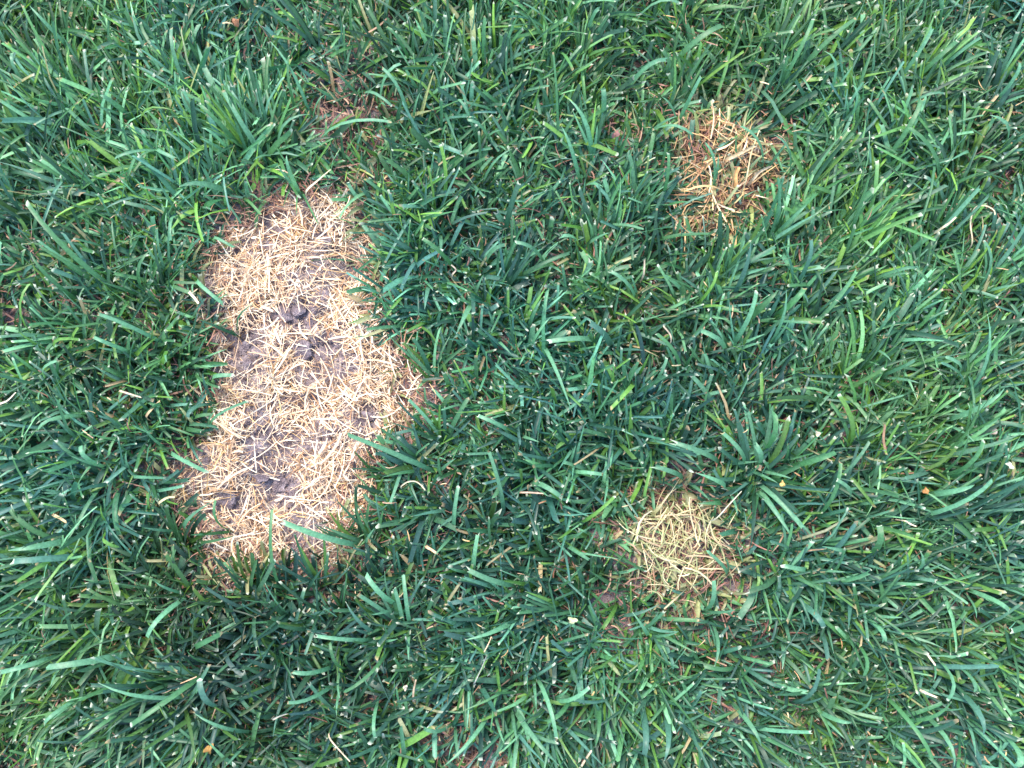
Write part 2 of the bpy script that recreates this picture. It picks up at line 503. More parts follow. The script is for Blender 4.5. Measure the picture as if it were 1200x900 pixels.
BROWN = [(.26, .12, .08), (.32, .17, .11), (.19, .09, .065), (.38, .23, .14), (.30, .14, .10)]
th_p = scatter(32000, .60, .50)
th_p = th_p[rng.random(len(th_p)) < .8]
tb, to, tp = zones(th_p)
th_p = th_p[(tb > -.004)]
rim = scatter(50000, .50, .40)
rb, ro, rp = zones(rim)
rim = rim[((rb > -.014) & (rb < .014) & (rng.random(len(rim)) < .6)) | ((ro > -.03) & (ro < .006)) | ((rp > -.03) & (rp < .002)) | (rng.random(len(rim)) < thin(rim) * .9)]
spot = scatter(40000, .50, .40); spot = spot[rng.random(len(spot)) < thin(spot) ** 2 * .5]
merged("thatch", [lying(th_p, .008, .030, .0006, .0018, 0, .008, BROWN, 20, 3, 2), lying(rim, .008, .030, .0006, .0016, 0, .007, BROWN, 14, 3, 2), lying(spot, .006, .024, .0005, .0013, .001, .009, BROWN[3:4] + [(.50, .32, .24), (.58, .42, .32)], 14, 3, 2)], MAT_STRAW,
       kind="stuff", label="reddish brown dead thatch between the grass shoots", category="thatch")

# ------------------------------------------------------------------ straw
CREAM = [(.88, .74, .54), (.81, .61, .40), (.84, .67, .46), (.75, .51, .31), (.66, .41, .23), (.86, .71, .51), (.78, .56, .36)]
RUST = [(.52, .30, .13), (.42, .22, .10), (.60, .38, .16), (.66, .48, .25), (.32, .16, .08), (.56, .36, .17)]
OLIVE = [(.50, .43, .21), (.60, .50, .27), (.38, .36, .16), (.66, .54, .31), (.44, .30, .17), (.32, .34, .14)]


def straw_points(n, zone, hx=.50, hy=.40):
    P = scatter(n, hx, hy); z = zones(P)[zone]
    return P, z


P, z = straw_points(125000, 0)
keep = (smooth(-z, -.004, .012)) * (1 - np.clip(1.02 * bare(P), 0, 1)) * np.clip(.75 + .28 * nz_mid(P), .25, 1)
Pbig = P[rng.random(len(P)) < keep * 1.0]
P, z = straw_points(140000, 0)
Pfine = P[rng.random(len(P)) < smooth(-z, -.008, .006) * np.clip(1 - .55 * bare(P), 0, 1)]
P, z = straw_points(60000, 1)
Por = P[rng.random(len(P)) < smooth(-z, -.006, .016) * .95]
P, z = straw_points(60000, 2)
Ppa = P[rng.random(len(P)) < smooth(-z, -.002, .022) * 1.0]
swirl = np.arctan2(Ppa[:, 1] - PALE.mean(0)[1], Ppa[:, 0] - PALE.mean(0)[0]) + R(80) + NV(0, 1.0, len(Ppa))
stray = scatter(1000, .60, .50)
bz = zones(stray); stray = stray[bz[0] > .004]
merged("straw", [lying(Pbig, .005, .034, .0004, .0013, .0004, .0065, CREAM + CREAM + RUST[:3], 7, 4, 3, .25),
                 lying(Pbig[::9], .004, .014, .0010, .0026, .001, .006, CREAM, 35, 3, 3), lying(Pfine, .0015, .0060, .0002, .0007, .0002, .0030, CREAM + RUST, 14, 2, 2),
                 lying(Por, .008, .034, .0005, .0016, .002, .014, RUST, 16, 4, 3),
                 lying(Ppa, .008, .036, .0005, .0013, .002, .016, OLIVE, 14, 5, 3, phi=swirl),
                 lying(stray, .004, .014, .0006, .0015, .012, .030, RUST + BROWN + CREAM[3:5], 30, 3, 2)], MAT_STRAW,
       kind="stuff", label="matted dry straw of dead grass on the bare patches", category="straw")

# ------------------------------------------------------------------ which landmark a spot lies at
LAND = [(BIG, "the large bare straw patch"), (ORANGE, "the orange straw patch"), (PALE, "the greenish straw patch")]


def near(p, reach=.032):
    q = np.array([p[:2]])
    d = [inside(q, Z)[0] for Z, _ in LAND]
    i = int(np.argmin(d))
    return (LAND[i][1], d[i]) if d[i] < reach else (None, d[i])


MARKS = [(1150, 258, "the curled dry runner"), (885, 560, "the rosette tuft"), (402, 122, "the upper reddish spot"), (545, 868, "the lower reddish spot"),
         (245, 878, "the orange leaf scrap"), (1085, 575, "the small orange scrap"), (995, 495, "the bright lime blade"), (655, 440, "the very long pale blade"),
         (722, 157, "the dark red leaf scrap"), (277, 25, "the rusty leaf scrap"), (671, 727, "the yellow-green crumpled scrap"), (485, 808, "the grey-brown stub"),
         (10, 466, "the bleached bent wisp"), (1036, 514, "the brown dead stub"), (130, 118, "the stubby pale bent blade"), (1155, 410, "the long straight pale blade"),
         (952, 645, "the brown dry twig"), (624, 55, "the tiny brown leaf scrap"), (1088, 813, "the cream straw clippings"), (70, 607, "the small tan dead blade"),
         (375, 212, "the bleached dead blade"), (755, 312, "the short cream clipping"), (815, 50, "the long broad slanting blade"), (917, 368, "the two grey-green blades")]
MK = [(ground(u, v)[:2], nm) for u, v, nm in MARKS]
EDGE = [(378, 240, "its narrow tip"), (250, 320, "its crossing blade"), (345, 370, "its dark hollow"), (290, 420, "its bare strip"), (210, 560, "its outer corner"), (325, 572, "its lower hollow"), (360, 655, "its broad foot"),
        (485, 460, "its bulging side"), (356, 411, "its flat pale clod"), (430, 488, "its purplish clod"), (410, 312, "its crumbled corner")]
EK = [(ground(u, v)[:2], nm) for u, v, nm in EDGE]


def mark(p, marks):
    d = [np.hypot(c[0] - p[0], c[1] - p[1]) for c, _ in marks]
    i = int(np.argmin(d))
    return marks[i][0], marks[i][1], d[i]


def whereabouts(p, heading):
    """where a thing stands, told by what it stands beside and whether it points at that"""
    nm, d = near(p, .030)
    if nm == LAND[0][1]:
        c, m, dd = mark(p, EK); text = "at the large patch by " + m
    elif nm:
        Z = LAND[1][0] if nm == LAND[1][1] else LAND[2][0]
        c = Z.mean(0); text = ("on " if d < -.004 else "rimming ") + nm
    else:
        c, m, dd = mark(p, MK); text = ("close by " if dd < .04 else "near " if dd < .085 else "well out from ") + m
    b = math.atan2(c[1] - p[1], c[0] - p[0]); k = math.cos(b - heading)
    return text + (", pointing at it" if k > .5 else ", pointing away" if k < -.5 else ", pointing past it")


# ------------------------------------------------------------------ tufts that stand out of the turf
TUFT_DONE = []


def tuft(u, v, head, spread, n, mm, wpx=4.7, lean=.6, probs=(.25, .3, .12, .2, .13), label=None):
    p = ground(u, v); z0 = soil_z(p[None, :2])[0]
    root = add_obj("grass_tuft", None, loc=(p[0], p[1], z0))
    nm, d = near(p)
    if label is None:
        size = "long-bladed" if mm >= 62 else "short" if mm <= 48 else "leafy"
        way = "fanned" if spread >= 45 else "leaning"
        label = f"{size} {way} tuft " + whereabouts(p, R(head))
    root["label"] = label; root["category"] = "grass tuft"; root["group"] = label
    phi = R(head) + R(spread) * np.linspace(-1, 1, n) + NV(0, .16, n)
    theta = R(10) + lean * R(24) + np.abs(NV(0, R(9), n))
    bend = R(24) + lean * R(40) + NV(0, R(10), n)
    base = np.tile([p[0], p[1], z0], (n, 1)) + np.column_stack([NV(0, .0028, (n, 2)), np.zeros(n)])
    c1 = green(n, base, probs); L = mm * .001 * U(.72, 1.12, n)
    V, C = strips(base, phi, theta, bend, NV(0, .28, n), L, wpx * .0007 * U(.75, 1.25, n), NV(0, .3, n), NV(0, .6, n), U(R(5), R(30), n),
                  rng.random(n) < .6, c1 * 1.2, c1, tips(n, c1), 7, 3, base[:, 2] + .003)
    singles("blade", V, C, MAT_GRASS, root)


for a in [(300, 190, 112, 30, 11, 66), (250, 175, 118, 25, 8, 60), (95, 120, 128, 25, 10, 72), (50, 190, 140, 25, 10, 72), (110, 230, 135, 25, 10, 70), (45, 265, 150, 25, 9, 64),
          (205, 110, 95, 45, 9, 56), (325, 165, 100, 30, 8, 60), (375, 60, 125, 30, 9, 58), (470, 90, 100, 40, 9, 56), (575, 90, 85, 35, 9, 58),
          (640, 110, 75, 30, 9, 58), (690, 190, 105, 35, 10, 58), (790, 120, 60, 40, 9, 56), (900, 80, 60, 30, 10, 60), (960, 90, 52, 22, 10, 70),
          (1060, 110, 52, 20, 11, 74), (1040, 190, 60, 28, 10, 66), (1110, 205, 120, 35, 10, 62), (1160, 110, 80, 25, 9, 58), (935, 235, 45, 25, 10, 66),
          (895, 290, 50, 25, 9, 62), (990, 290, 52, 25, 10, 64), (1080, 300, 60, 25, 10, 68), (1150, 330, 65, 25, 9, 60), (840, 330, 55, 25, 9, 60),
          (590, 340, 62, 40, 12, 58), (610, 385, 48, 28, 9, 54), (495, 310, 155, 45, 10, 52), (485, 380, 175, 45, 9, 50), (510, 440, 100, 60, 9, 50),
          (560, 420, 110, 60, 9, 48), (520, 520, 95, 60, 10, 48), (500, 545, 150, 45, 8, 50), (640, 500, 45, 50, 9, 54), (720, 380, 60, 90, 10, 50),
          (130, 340, 140, 40, 9, 58), (205, 330, 60, 60, 9, 50), (80, 400, 180, 45, 9, 52), (225, 430, 10, 60, 9, 46), (215, 500, 15, 60, 9, 46),
          (60, 530, 185, 40, 9, 54), (130, 560, 190, 60, 9, 48), (180, 570, 350, 40, 7, 46), (70, 645, 185, 30, 9, 60), (220, 640, 60, 50, 9, 50), (300, 700, 85, 40, 9, 54),
          (380, 690, 105, 45, 10, 56), (435, 640, 130, 45, 9, 54), (470, 730, 100, 45, 10, 54), (60, 730, 205, 25, 10, 66), (130, 715, 215, 30, 9, 60),
          (210, 800, 190, 25, 10, 72), (170, 850, 195, 25, 9, 64), (260, 780, 230, 60, 9, 48), (345, 790, 200, 50, 9, 52), (440, 800, 200, 50, 9, 50),
          (590, 690, 170, 30, 9, 56), (660, 710, 168, 30, 9, 54), (640, 830, 300, 25, 10, 68), (700, 800, 285, 40, 9, 56), (750, 850, 280, 40, 9, 58),
          (545, 760, 180, 80, 10, 44), (480, 860, 220, 50, 9, 50), (600, 840, 280, 40, 8, 56)]:
    tuft(*a)
tuft(885, 560, 95, 165, 24, 60, 6.2, .75, label="broad-bladed grass tuft spread in a rosette beside the small greenish straw patch")
for a in [(960, 580, 20, 50, 9, 58), (1010, 620, 40, 60, 9, 50), (1090, 530, 28, 22, 10, 68), (1060, 610, 22, 25, 10, 66), (1130, 600, 25, 22, 9, 66), (1150, 680, 345, 30, 9, 60),
          (900, 680, 0, 80, 10, 48), (960, 720, 350, 80, 10, 46), (1020, 740, 10, 40, 9, 52), (1070, 770, 10, 35, 9, 56), (940, 800, 330, 35, 9, 58), (1030, 850, 345, 35, 9, 58),
          (1120, 830, 300, 45, 9, 60), (1160, 770, 320, 40, 9, 58), (850, 770, 310, 60, 9, 48), (870, 850, 320, 50, 9, 54), (790, 500, 100, 60, 10, 48), (1000, 440, 60, 40, 9, 56),
          (1120, 440, 60, 25, 9, 62), (950, 380, 60, 35, 9, 60), (870, 420, 95, 35, 9, 58), (725, 470, 110, 70, 9, 46), (700, 590, 150, 60, 9, 46), (760, 730, 300, 60, 9, 46)]:
    tuft(*a)

# ------------------------------------------------------------------ single blades lying over the canopy
DEEP, MID, LIME, PALEG, BLUE = [TONES[i] * k for i, k in ((0, 1.1), (1, 1.2), (2, 1.15), (3, 1.04), (4, 1.1))]
TN = dict(d=DEEP, m=MID, y=LIME, p=PALEG, b=BLUE)
SHADE = dict(d="dark", m="green", y="yellowish", p="pale green", b="bluish")


def path_strip(root, ctrl, tip, width, c0, c1, c2, cut, fold=R(16), tw=0.0):
    s = np.array(ROWS[7]); A, B, T = (np.array(x, float) for x in (root, ctrl, tip))
    t = s[:, None]
    P = (1 - t) ** 2 * A + 2 * t * (1 - t) * B + t * t * T
    D = 2 * (1 - t) * (B - A) + 2 * t * (T - B); D /= np.linalg.norm(D, axis=1)[:, None]
    d = T - A; H = np.full(len(s), math.atan2(d[1], d[0]))
    H = np.where(np.hypot(D[:, 0], D[:, 1]) > .25, np.arctan2(D[:, 1], D[:, 0]), H)
    f = lambda x: np.array([x])
    return skin(s, P[None], D[None], H[None], f(width), f(tw), f(random.uniform(-.4, .4)), f(fold), f(cut), f(c0), f(c1), f(c2), 3)


def lone_blade(u0, v0, u1, v1, w, tone, bow=0.0, label=None):
    zt = random.uniform(.038, .045)
    b = ground(u0, v0, .030); t = ground(u1, v1, zt)
    d = t - b; L = np.hypot(d[0], d[1]); side = np.array([-d[1], d[0], 0])
    root = np.array([b[0] - d[0] * .10, b[1] - d[1] * .10, 0]); root[2] = soil_z(root[None])[0] - .001
    ctrl = b + d * .30 + side * bow; ctrl[2] = .054
    c1 = TN[tone] * random.uniform(.78, 1.2)
    cut = random.random() < .65
    c2 = tips(1, c1[None])[0]
    V, C = path_strip(root, ctrl, t, w * .00058, c1, c1, c2, cut, R(random.uniform(4, 22)), random.uniform(-.3, .3))
    if label is None:
        px = math.hypot(u1 - u0, v1 - v0)
        size = "long" if px > 58 else "short" if px < 34 else "medium"
        wide = "broad" if w >= 6.5 else "slender" if w <= 4 else "flat"
        label = f"{size} {wide} {SHADE[tone]} blade " + whereabouts((b + t) / 2, math.atan2(d[1], d[0]))
    label = label.replace('the yellow-green crumpled scrap', 'the crumpled scrap') if len(label.replace('-', ' ').split()) > 15 else label
    label = label.replace('large bare straw patch', 'large patch').replace('the bright lime blade', 'the lime blade').replace(', pointing past it', ', passing it').replace(' standing before the bottom of', ' before the foot of')
    shoot = add_obj("grass_shoot", None, loc=tuple(root), label=label, category="grass shoot", group=label)
    singles("blade", V, C, MAT_GRASS, shoot)
    # the stalk it grows from, and a young blade beside it
    foot = root - np.array([0, 0, .001]); up = root + d * .06; up[2] = .020
    V, C = path_strip(foot, (foot + up) * .5, up, .0026, np.array([.30, .30, .16]), c1 * 1.15, c1, True, R(60))
    singles("sheath", V, C, MAT_GRASS, shoot)
    a = random.uniform(0, 6.28); yt = root + np.array([math.cos(a), math.sin(a), 0]) * .020; yt[2] = .034
    yc = (root + yt) * .5; yc[2] = .032
    V, C = path_strip(root, yc, yt, .0028, c1, c1 * .9, c1, False)
    singles("young_blade", V, C, MAT_GRASS, shoot)


X = lone_blade
X(142, 126, 117, 112, 8, 'p', 0, "stubby pale bent blade end sticking out of the long leaning turf")
X(211, 97, 201, 33, 6, 'p'); X(152, 134, 206, 130, 4, 'y', .1); X(180, 164, 135, 185, 5, 'p', .35); X(180, 164, 207, 187, 6, 'p', -.25)
X(228, 140, 213, 107, 5, 'p', .1); X(300, 173, 262, 107, 7, 'p'); X(272, 160, 233, 122, 7, 'm'); X(262, 170, 236, 150, 5, 'p', -.2); X(260, 216, 210, 219, 9, 'p')
X(88, 102, 81, 58, 5, 'y'); X(25, 100, 15, 62, 5, 'p'); X(75, 50, 35, 7, 6, 'p'); X(352, 118, 316, 48, 5, 'p', -.2); X(340, 120, 339, 65, 5, 'm')
X(440, 103, 469, 75, 6, 'p'); X(475, 130, 448, 80, 5, 'p', -.2); X(370, 152, 458, 143, 6, 'p', .06, "long pale blade lying across the reddish spot above the large patch")
X(478, 60, 453, 32, 5, 'm'); X(343, 215, 336, 182, 7, 'p'); X(557, 150, 538, 117, 5, 'p'); X(575, 155, 547, 141, 5, 'p'); X(566, 68, 568, 20, 6, 'm')
X(565, 203, 600, 175, 5, 'p'); X(320, 165, 363, 134, 6, 'p', .2); X(420, 100, 460, 125, 5, 'p')
X(785, 70, 846, 30, 9, 'm', 0, "long broad blade slanting out of dark turf above the small orange straw patch"); X(740, 88, 780, 70, 7, 'p'); X(745, 12, 797, 4, 5, 'p', .15)
X(708, 132, 706, 103, 8, 'p'); X(690, 27, 703, 11, 6, 'p'); X(655, 155, 648, 62, 4, 'm', 0, "tall thin upright blade in the lawn above the patches")
X(695, 172, 665, 115, 7, 'p', -.15); X(682, 198, 658, 148, 7, 'p', .1); X(803, 125, 821, 90, 6, 'p'); X(768, 144, 811, 158, 6, 'p', 0, "pale blade pointing at the small orange straw patch from its upper side")
X(842, 208, 826, 168, 6, 'p', 0, "pale blade standing up inside the small orange straw patch"); X(902, 186, 870, 149, 7, 'p'); X(781, 225, 783, 180, 5, 'm'); X(935, 192, 907, 158, 6, 'p')
X(945, 70, 1003, 22, 8, 'm'); X(925, 85, 953, 22, 6, 'm'); X(1060, 88, 1093, 32, 6, 'p'); X(1105, 78, 1150, 44, 5, 'p', .06); X(1080, 85, 1122, 48, 7, 'm')
X(980, 100, 966, 60, 5, 'p', -.25); X(1005, 133, 998, 99, 5, 'p'); X(1045, 185, 1081, 115, 7, 'm'); X(1060, 122, 1107, 110, 4, 'p', .1); X(1112, 207, 1065, 150, 7, 'm')
X(1145, 172, 1105, 193, 5, 'p'); X(1192, 163, 1160, 135, 9, 'p', 0, "broad flat whitish-green blade beside the curled dry runner"); X(1178, 110, 1194, 73, 6, 'p')
X(120, 330, 32, 238, 8, 'm', .05, "long broad double blade leaning away in the lawn round the large straw patch"); X(75, 345, 35, 295, 7, 'm'); X(20, 388, 34, 333, 4, 'y'); X(155, 335, 178, 292, 7, 'm'); X(222, 322, 260, 355, 6, 'p', 0)
X(240, 273, 274, 290, 5, 'p'); X(145, 410, 110, 395, 6, 'p'); X(178, 398, 115, 368, 6, 'p', -.1); X(50, 410, 95, 398, 5, 'y', .2); X(40, 442, 70, 422, 6, 'p'); X(238, 443, 272, 440, 7, 'p')
X(268, 383, 300, 355, 4, 'd', 0, "thin dark blade crossing straw at the large patch edge"); X(197, 245, 200, 282, 5, 'p', .2)
X(550, 352, 535, 391, 8, 'p', .12, "bright lance-shaped blade hanging down in dark turf between the patches"); X(530, 308, 495, 280, 7, 'm'); X(568, 300, 592, 287, 6, 'p'); X(592, 264, 608, 215, 8, 'd')
X(638, 298, 605, 284, 6, 'p'); X(620, 378, 635, 350, 6, 'p'); X(623, 400, 645, 372, 5, 'p'); X(637, 398, 671, 485, 6, 'p', 0, "very long straight pale blade pointing down in the lawn between the patches")
X(700, 393, 645, 400, 8, 'p', .05); X(720, 402, 690, 378, 9, 'b'); X(682, 279, 655, 278, 7, 'p'); X(750, 346, 715, 318, 6, 'p'); X(585, 395, 600, 416, 5, 'p', -.2)
X(865, 342, 880, 283, 8, 'b'); X(868, 397, 886, 343, 7, 'p'); X(912, 398, 921, 338, 7, 'p', 0, "tall pale upright blade before two broad grey-green blades"); X(880, 372, 912, 340, 10, 'm'); X(918, 366, 942, 339, 9, 'm')
X(858, 406, 823, 388, 8, 'p', .1); X(944, 324, 950, 280, 6, 'b'); X(920, 264, 945, 240, 6, 'p'); X(822, 350, 840, 318, 5, 'y', -.2); X(768, 452, 781, 420, 5, 'p'); X(803, 428, 768, 390, 6, 'm')
X(1038, 319, 1073, 314, 5, 'p'); X(1092, 347, 1072, 315, 4, 'm'); X(1153, 455, 1157, 368, 6, 'p', 0, "long straight pale upright blade in the long leaning turf"); X(1006, 523, 983, 463, 9, 'y', 0, "bright yellow-green broad blade standing out of dark turf")
X(1028, 394, 1041, 362, 6, 'p'); X(1048, 436, 1072, 422, 5, 'p', .1); X(1135, 438, 1107, 418, 6, 'p'); X(1160, 332, 1153, 282, 5, 'p')
X(236, 497, 291, 470, 4, 'p'); X(186, 530, 242, 553, 6, 'p', .1); X(145, 558, 194, 560, 5, 'p'); X(205, 622, 248, 588, 6, 'p'); X(256, 622, 253, 586, 5, 'm'); X(75, 632, 10, 645, 9, 'p', .08)
X(85, 655, 15, 658, 9, 'b', -.06); X(116, 624, 135, 640, 7, 'y'); X(85, 485, 45, 503, 6, 'p', -.15); X(112, 547, 95, 523, 7, 'p'); X(235, 470, 220, 490, 6, 'b')
X(500, 550, 410, 510, 8, 'p', -.04, "long broad pale blade reaching over the lower edge of the large bare straw patch"); X(588, 604, 573, 530, 6, 'p', -.12); X(747, 446, 717, 478, 7, 'y', 0, "bright yellow-green blade tip between the large and small straw patches")
X(642, 550, 613, 538, 8, 'm'); X(670, 552, 706, 556, 6, 'p'); X(622, 565, 657, 582, 7, 'p', .15); X(605, 688, 547, 667, 8, 'p', .05); X(683, 614, 720, 582, 5, 'y'); X(530, 622, 537, 570, 6, 'p'); X(553, 672, 560, 625, 7, 'p')
X(665, 640, 690, 656, 6, 'p'); X(600, 505, 560, 487, 6, 'p'); X(850, 541, 790, 519, 8, 'p'); X(880, 545, 846, 507, 8, 'p'); X(895, 547, 884, 520, 8, 'p'); X(935, 546, 979, 530, 8, 'm'); X(858, 571, 815, 554, 8, 'p')
X(808, 560, 765, 546, 7, 'p'); X(968, 608, 985, 540, 6, 'm'); X(860, 677, 830, 647, 6, 'p'); X(852, 589, 816, 590, 7, 'm'); X(903, 527, 908, 486, 8, 'm'); X(1003, 590, 980, 562, 6, 'p', -.15)
X(1128, 488, 1177, 455, 8, 'p', -.08); X(1113, 557, 1135, 503, 5, 'm'); X(1122, 560, 1152, 517, 7, 'm'); X(1025, 656, 1030, 615, 9, 'm'); X(1002, 648, 963, 640, 8, 'p'); X(953, 669, 918, 663, 7, 'p'); X(1095, 606, 1162, 563, 7, 'p', -.05)
X(1078, 676, 1078, 645, 7, 'p'); X(1100, 580, 1142, 568, 9, 'p')
X(203, 706, 173, 745, 7, 'p'); X(228, 795, 153, 850, 8, 'm', .05, "long mid green blade lying over paler sideways-leaning blades"); X(207, 822, 115, 800, 6, 'p', .04); X(142, 772, 55, 782, 9, 'p', -.05); X(252, 836, 234, 797, 9, 'b'); X(282, 868, 227, 835, 6, 'p', -.15)
X(85, 820, 52, 848, 6, 'p'); X(60, 772, 0, 788, 7, 'p'); X(150, 826, 88, 874, 7, 'm'); X(215, 765, 260, 742, 8, 'm'); X(475, 735, 473, 677, 6, 'p', -.12); X(463, 712, 430, 675, 8, 'p'); X(437, 747, 405, 705, 6, 'b')
X(432, 757, 370, 745, 6, 'p', -.12); X(400, 792, 387, 755, 5, 'm'); X(387, 806, 337, 823, 6, 'p', .15); X(384, 788, 342, 787, 6, 'p'); X(450, 765, 405, 810, 5, 'm', .2); X(438, 828, 440, 865, 5, 'p'); X(572, 846, 520, 898, 6, 'p', 0, "pale blade crossing the reddish thin spot below the patches")
X(594, 862, 552, 893, 6, 'p', -.2); X(527, 856, 495, 852, 7, 'p'); X(602, 732, 545, 750, 7, 'p'); X(412, 640, 333, 612, 9, 'p', 0, "broad pale blade slanting over the bottom edge of the large bare straw patch"); X(320, 692, 319, 597, 5, 'm', 0, "tall thin upright blade standing before the bottom of the large bare straw patch")
X(764, 750, 741, 717, 6, 'p'); X(727, 716, 705, 738, 6, 'y', -.3); X(843, 737, 837, 781, 6, 'p'); X(868, 785, 825, 781, 6, 'm'); X(757, 838, 755, 885, 9, 'b'); X(786, 846, 778, 892, 8, 'b'); X(705, 832, 697, 876, 6, 'm')
X(628, 802, 652, 866, 6, 'p', .2); X(604, 842, 655, 897, 8, 'p', .05); X(832, 720, 836, 680, 7, 'p'); X(868, 835, 892, 874, 7, 'p', .1); X(652, 828, 690, 806, 6, 'p'); X(672, 822, 640, 846, 7, 'm')
X(945, 708, 965, 735, 8, 'b'); X(1024, 727, 1036, 752, 7, 'p'); X(1012, 755, 1013, 790, 6, 'm'); X(1108, 775, 1110, 820, 6, 'p', .2); X(1098, 845, 1118, 898, 7, 'p', .1); X(1052, 823, 1092, 888, 6, 'm'); X(998, 842, 1022, 812, 7, 'p'); X(968, 840, 998, 846, 7, 'p')
X(1065, 852, 1115, 822, 8, 'm'); X(1140, 815, 1152, 862, 9, 'b'); X(1190, 867, 1192, 898, 9, 'p'); X(1150, 695, 1182, 716, 8, 'p'); X(940, 830, 960, 785, 6, 'b'); X(1130, 780, 1142, 812, 7, 'p')

# ------------------------------------------------------------------ straw stalks that lie on top, one by one
def stalks(P, n, lmin, lmax, wmin, wmax, zlo, zhi, cols, names, where, tilt=8, phi=None):
    P = P[rng.permutation(len(P))[:n]]; n = len(P)
    if phi is not None: phi = phi(P)
    V, C = lying(P, lmin, lmax, wmin, wmax, zlo, zhi, cols, tilt, 5, 3, .12, phi)
    pr = []
    for i in range(n):
        w = np.linalg.norm(V[i, 2, 0] - V[i, 2, 2]); l = np.linalg.norm(V[i, -1, 1] - V[i, 0, 1])
        lab = ("broad bleached straw blade " if w > .0019 else "long thin straw stalk " if l > (lmin + lmax) * .5 else "short straw stalk ") + where
        c = C[i, 2, 1]; lab = ("pale " if c[2] / c[0] > .51 else "cream " if c[2] / c[0] > .42 else "golden " if c[1] / c[0] > .70 else "orange ") + lab
        if "large" in where: lab += " near " + mark(V[i, 2, 1], EK)[1]
        pr.append(dict(label=lab, category="straw stalk", group=lab))
    singles("straw_stalk", V, C, MAT_STRAW, None, None, pr)


stalks(Pbig, 165, .014, .038, .0007, .0021, .004, .0085, CREAM, None, "lying on the large bare patch")
stalks(Por, 50, .014, .038, .0007, .0024, .008, .018, RUST + CREAM[1:4], None, "lying on the small orange straw patch", 12)
stalks(Ppa, 60, .014, .038, .0007, .0018, .008, .018, OLIVE, None, "lying on the small greenish straw patch", 10)

# loose dry pieces one can point at: (points in the photograph, width px, height, colour, name, label)
DRY = [([(1139, 285), (1137, 262), (1142, 244), (1154, 241), (1164, 246), (1166, 252)], 2.6, .036, (.66, .56, .36), "dry_runner", "curled pale dry runner looping over dark turf"),
       ([(470, 570), (477, 565), (486, 564), (493, 568), (498, 574)], 2.2, .036, (.66, .58, .40), "straw_wisp", "small curled pale dry stem in turf below the large patch"),
       ([(1150, 272), (1151, 262), (1150, 252)], 4.5, .030, (.52, .46, .24), "straw_wisp", "stubby straw-yellow dry stem inside the curled runner"),
       ([(360, 224), (372, 213), (387, 200)], 6.0, .034, (.66, .60, .42), "dead_wisp", "bleached broad dead blade above the top of the large bare patch"),
       ([(840, 607), (854, 592), (869, 576)], 2.2, .042, (.60, .58, .44), "straw_wisp", "thin straight whitish stem between the rosette tuft and greenish patch"),
       ([(854, 186), (868, 179), (883, 171)], 6.5, .024, (.72, .56, .34), "dead_wisp", "broad pale dead blade across the small orange straw patch"),
       ([(882, 210), (890, 201), (901, 195)], 6.0, .026, (.72, .56, .36), "dead_wisp", "short pale dead blade at the edge of the orange straw patch"),
       ([(874, 212), (880, 180), (890, 152)], 2.4, .042, (.64, .54, .30), "straw_wisp", "tall thin dry stem rising across the orange straw patch"),
       ([(862, 218), (862, 206), (866, 196)], 7.0, .020, (.62, .36, .14), "dead_wisp", "curled orange dead blade in the small orange straw patch"),
       ([(940, 646), (952, 644), (966, 643)], 3.6, .040, (.46, .30, .17), "dry_twig", "small brown dry twig on turf beside the greenish patch"),
       ([(1037, 530), (1035, 514), (1037, 497)], 4.5, .036, (.38, .24, .15), "straw_wisp", "upright brown dead stub in long leaning turf"),
       ([(1082, 519), (1089, 511), (1097, 504)], 2.4, .044, (.66, .52, .32), "straw_wisp", "thin straw-coloured stem lying over long leaning turf"),
       ([(485, 822), (485, 810), (488, 796)], 4.0, .038, (.44, .34, .24), "straw_wisp", "grey-brown dead stub sticking out of short dark turf"),
       ([(319, 843), (327, 839), (336, 836)], 3.6, .040, (.76, .66, .50), "dry_clipping", "cream dry clipping caught in dark lower turf"),
       ([(386, 864), (397, 878), (410, 892)], 2.4, .042, (.62, .48, .34), "straw_wisp", "thin pinkish dry stem lying in turf near the reddish spot"),
       ([(556, 800), (563, 785), (570, 768)], 2.0, .044, (.60, .56, .48), "straw_wisp", "thin grey dry stem pointing up in short turf"),
       ([(1079, 809), (1088, 813), (1098, 817)], 3.6, .042, (.76, .62, .46), "dry_clipping", "cream straw clipping lying on leaning turf"),
       ([(1084, 765), (1090, 772), (1096, 780)], 4.0, .040, (.74, .62, .46), "dry_clipping", "thick cream straw clipping above a thinner one"),
       ([(1061, 611), (1066, 614), (1073, 617)], 3.2, .042, (.80, .66, .52), "dry_clipping", "tiny pale clipping in long leaning turf"),
       ([(140, 458), (152, 462), (165, 466)], 3.6, .040, (.60, .50, .36), "straw_wisp", "tan dry stem in turf beside the bare strip of the large patch"),
       ([(0, 474), (9, 470), (19, 460)], 4.0, .042, (.74, .66, .54), "dead_wisp", "bleached bent dead wisp in turf far out from the large patch"),
       ([(172, 488), (180, 478), (188, 470)], 5.0, .036, (.58, .44, .26), "dead_wisp", "tan folded dead blade in turf beside the large patch"),
       ([(62, 603), (69, 607), (78, 613)], 5.5, .038, (.66, .50, .28), "dead_wisp", "small tan dead blade in flat broad-bladed turf"),
       ([(186, 590), (196, 583), (206, 582)], 4.0, .040, (.72, .62, .36), "dead_wisp", "yellowing blade reaching toward the large straw patch"),
       ([(460, 892), (0 + 680, 900), (692, 882)], 3.0, .040, (.66, .54, .38), "straw_wisp", "pale dry stem at the lower turf edge")]
DRY.pop()
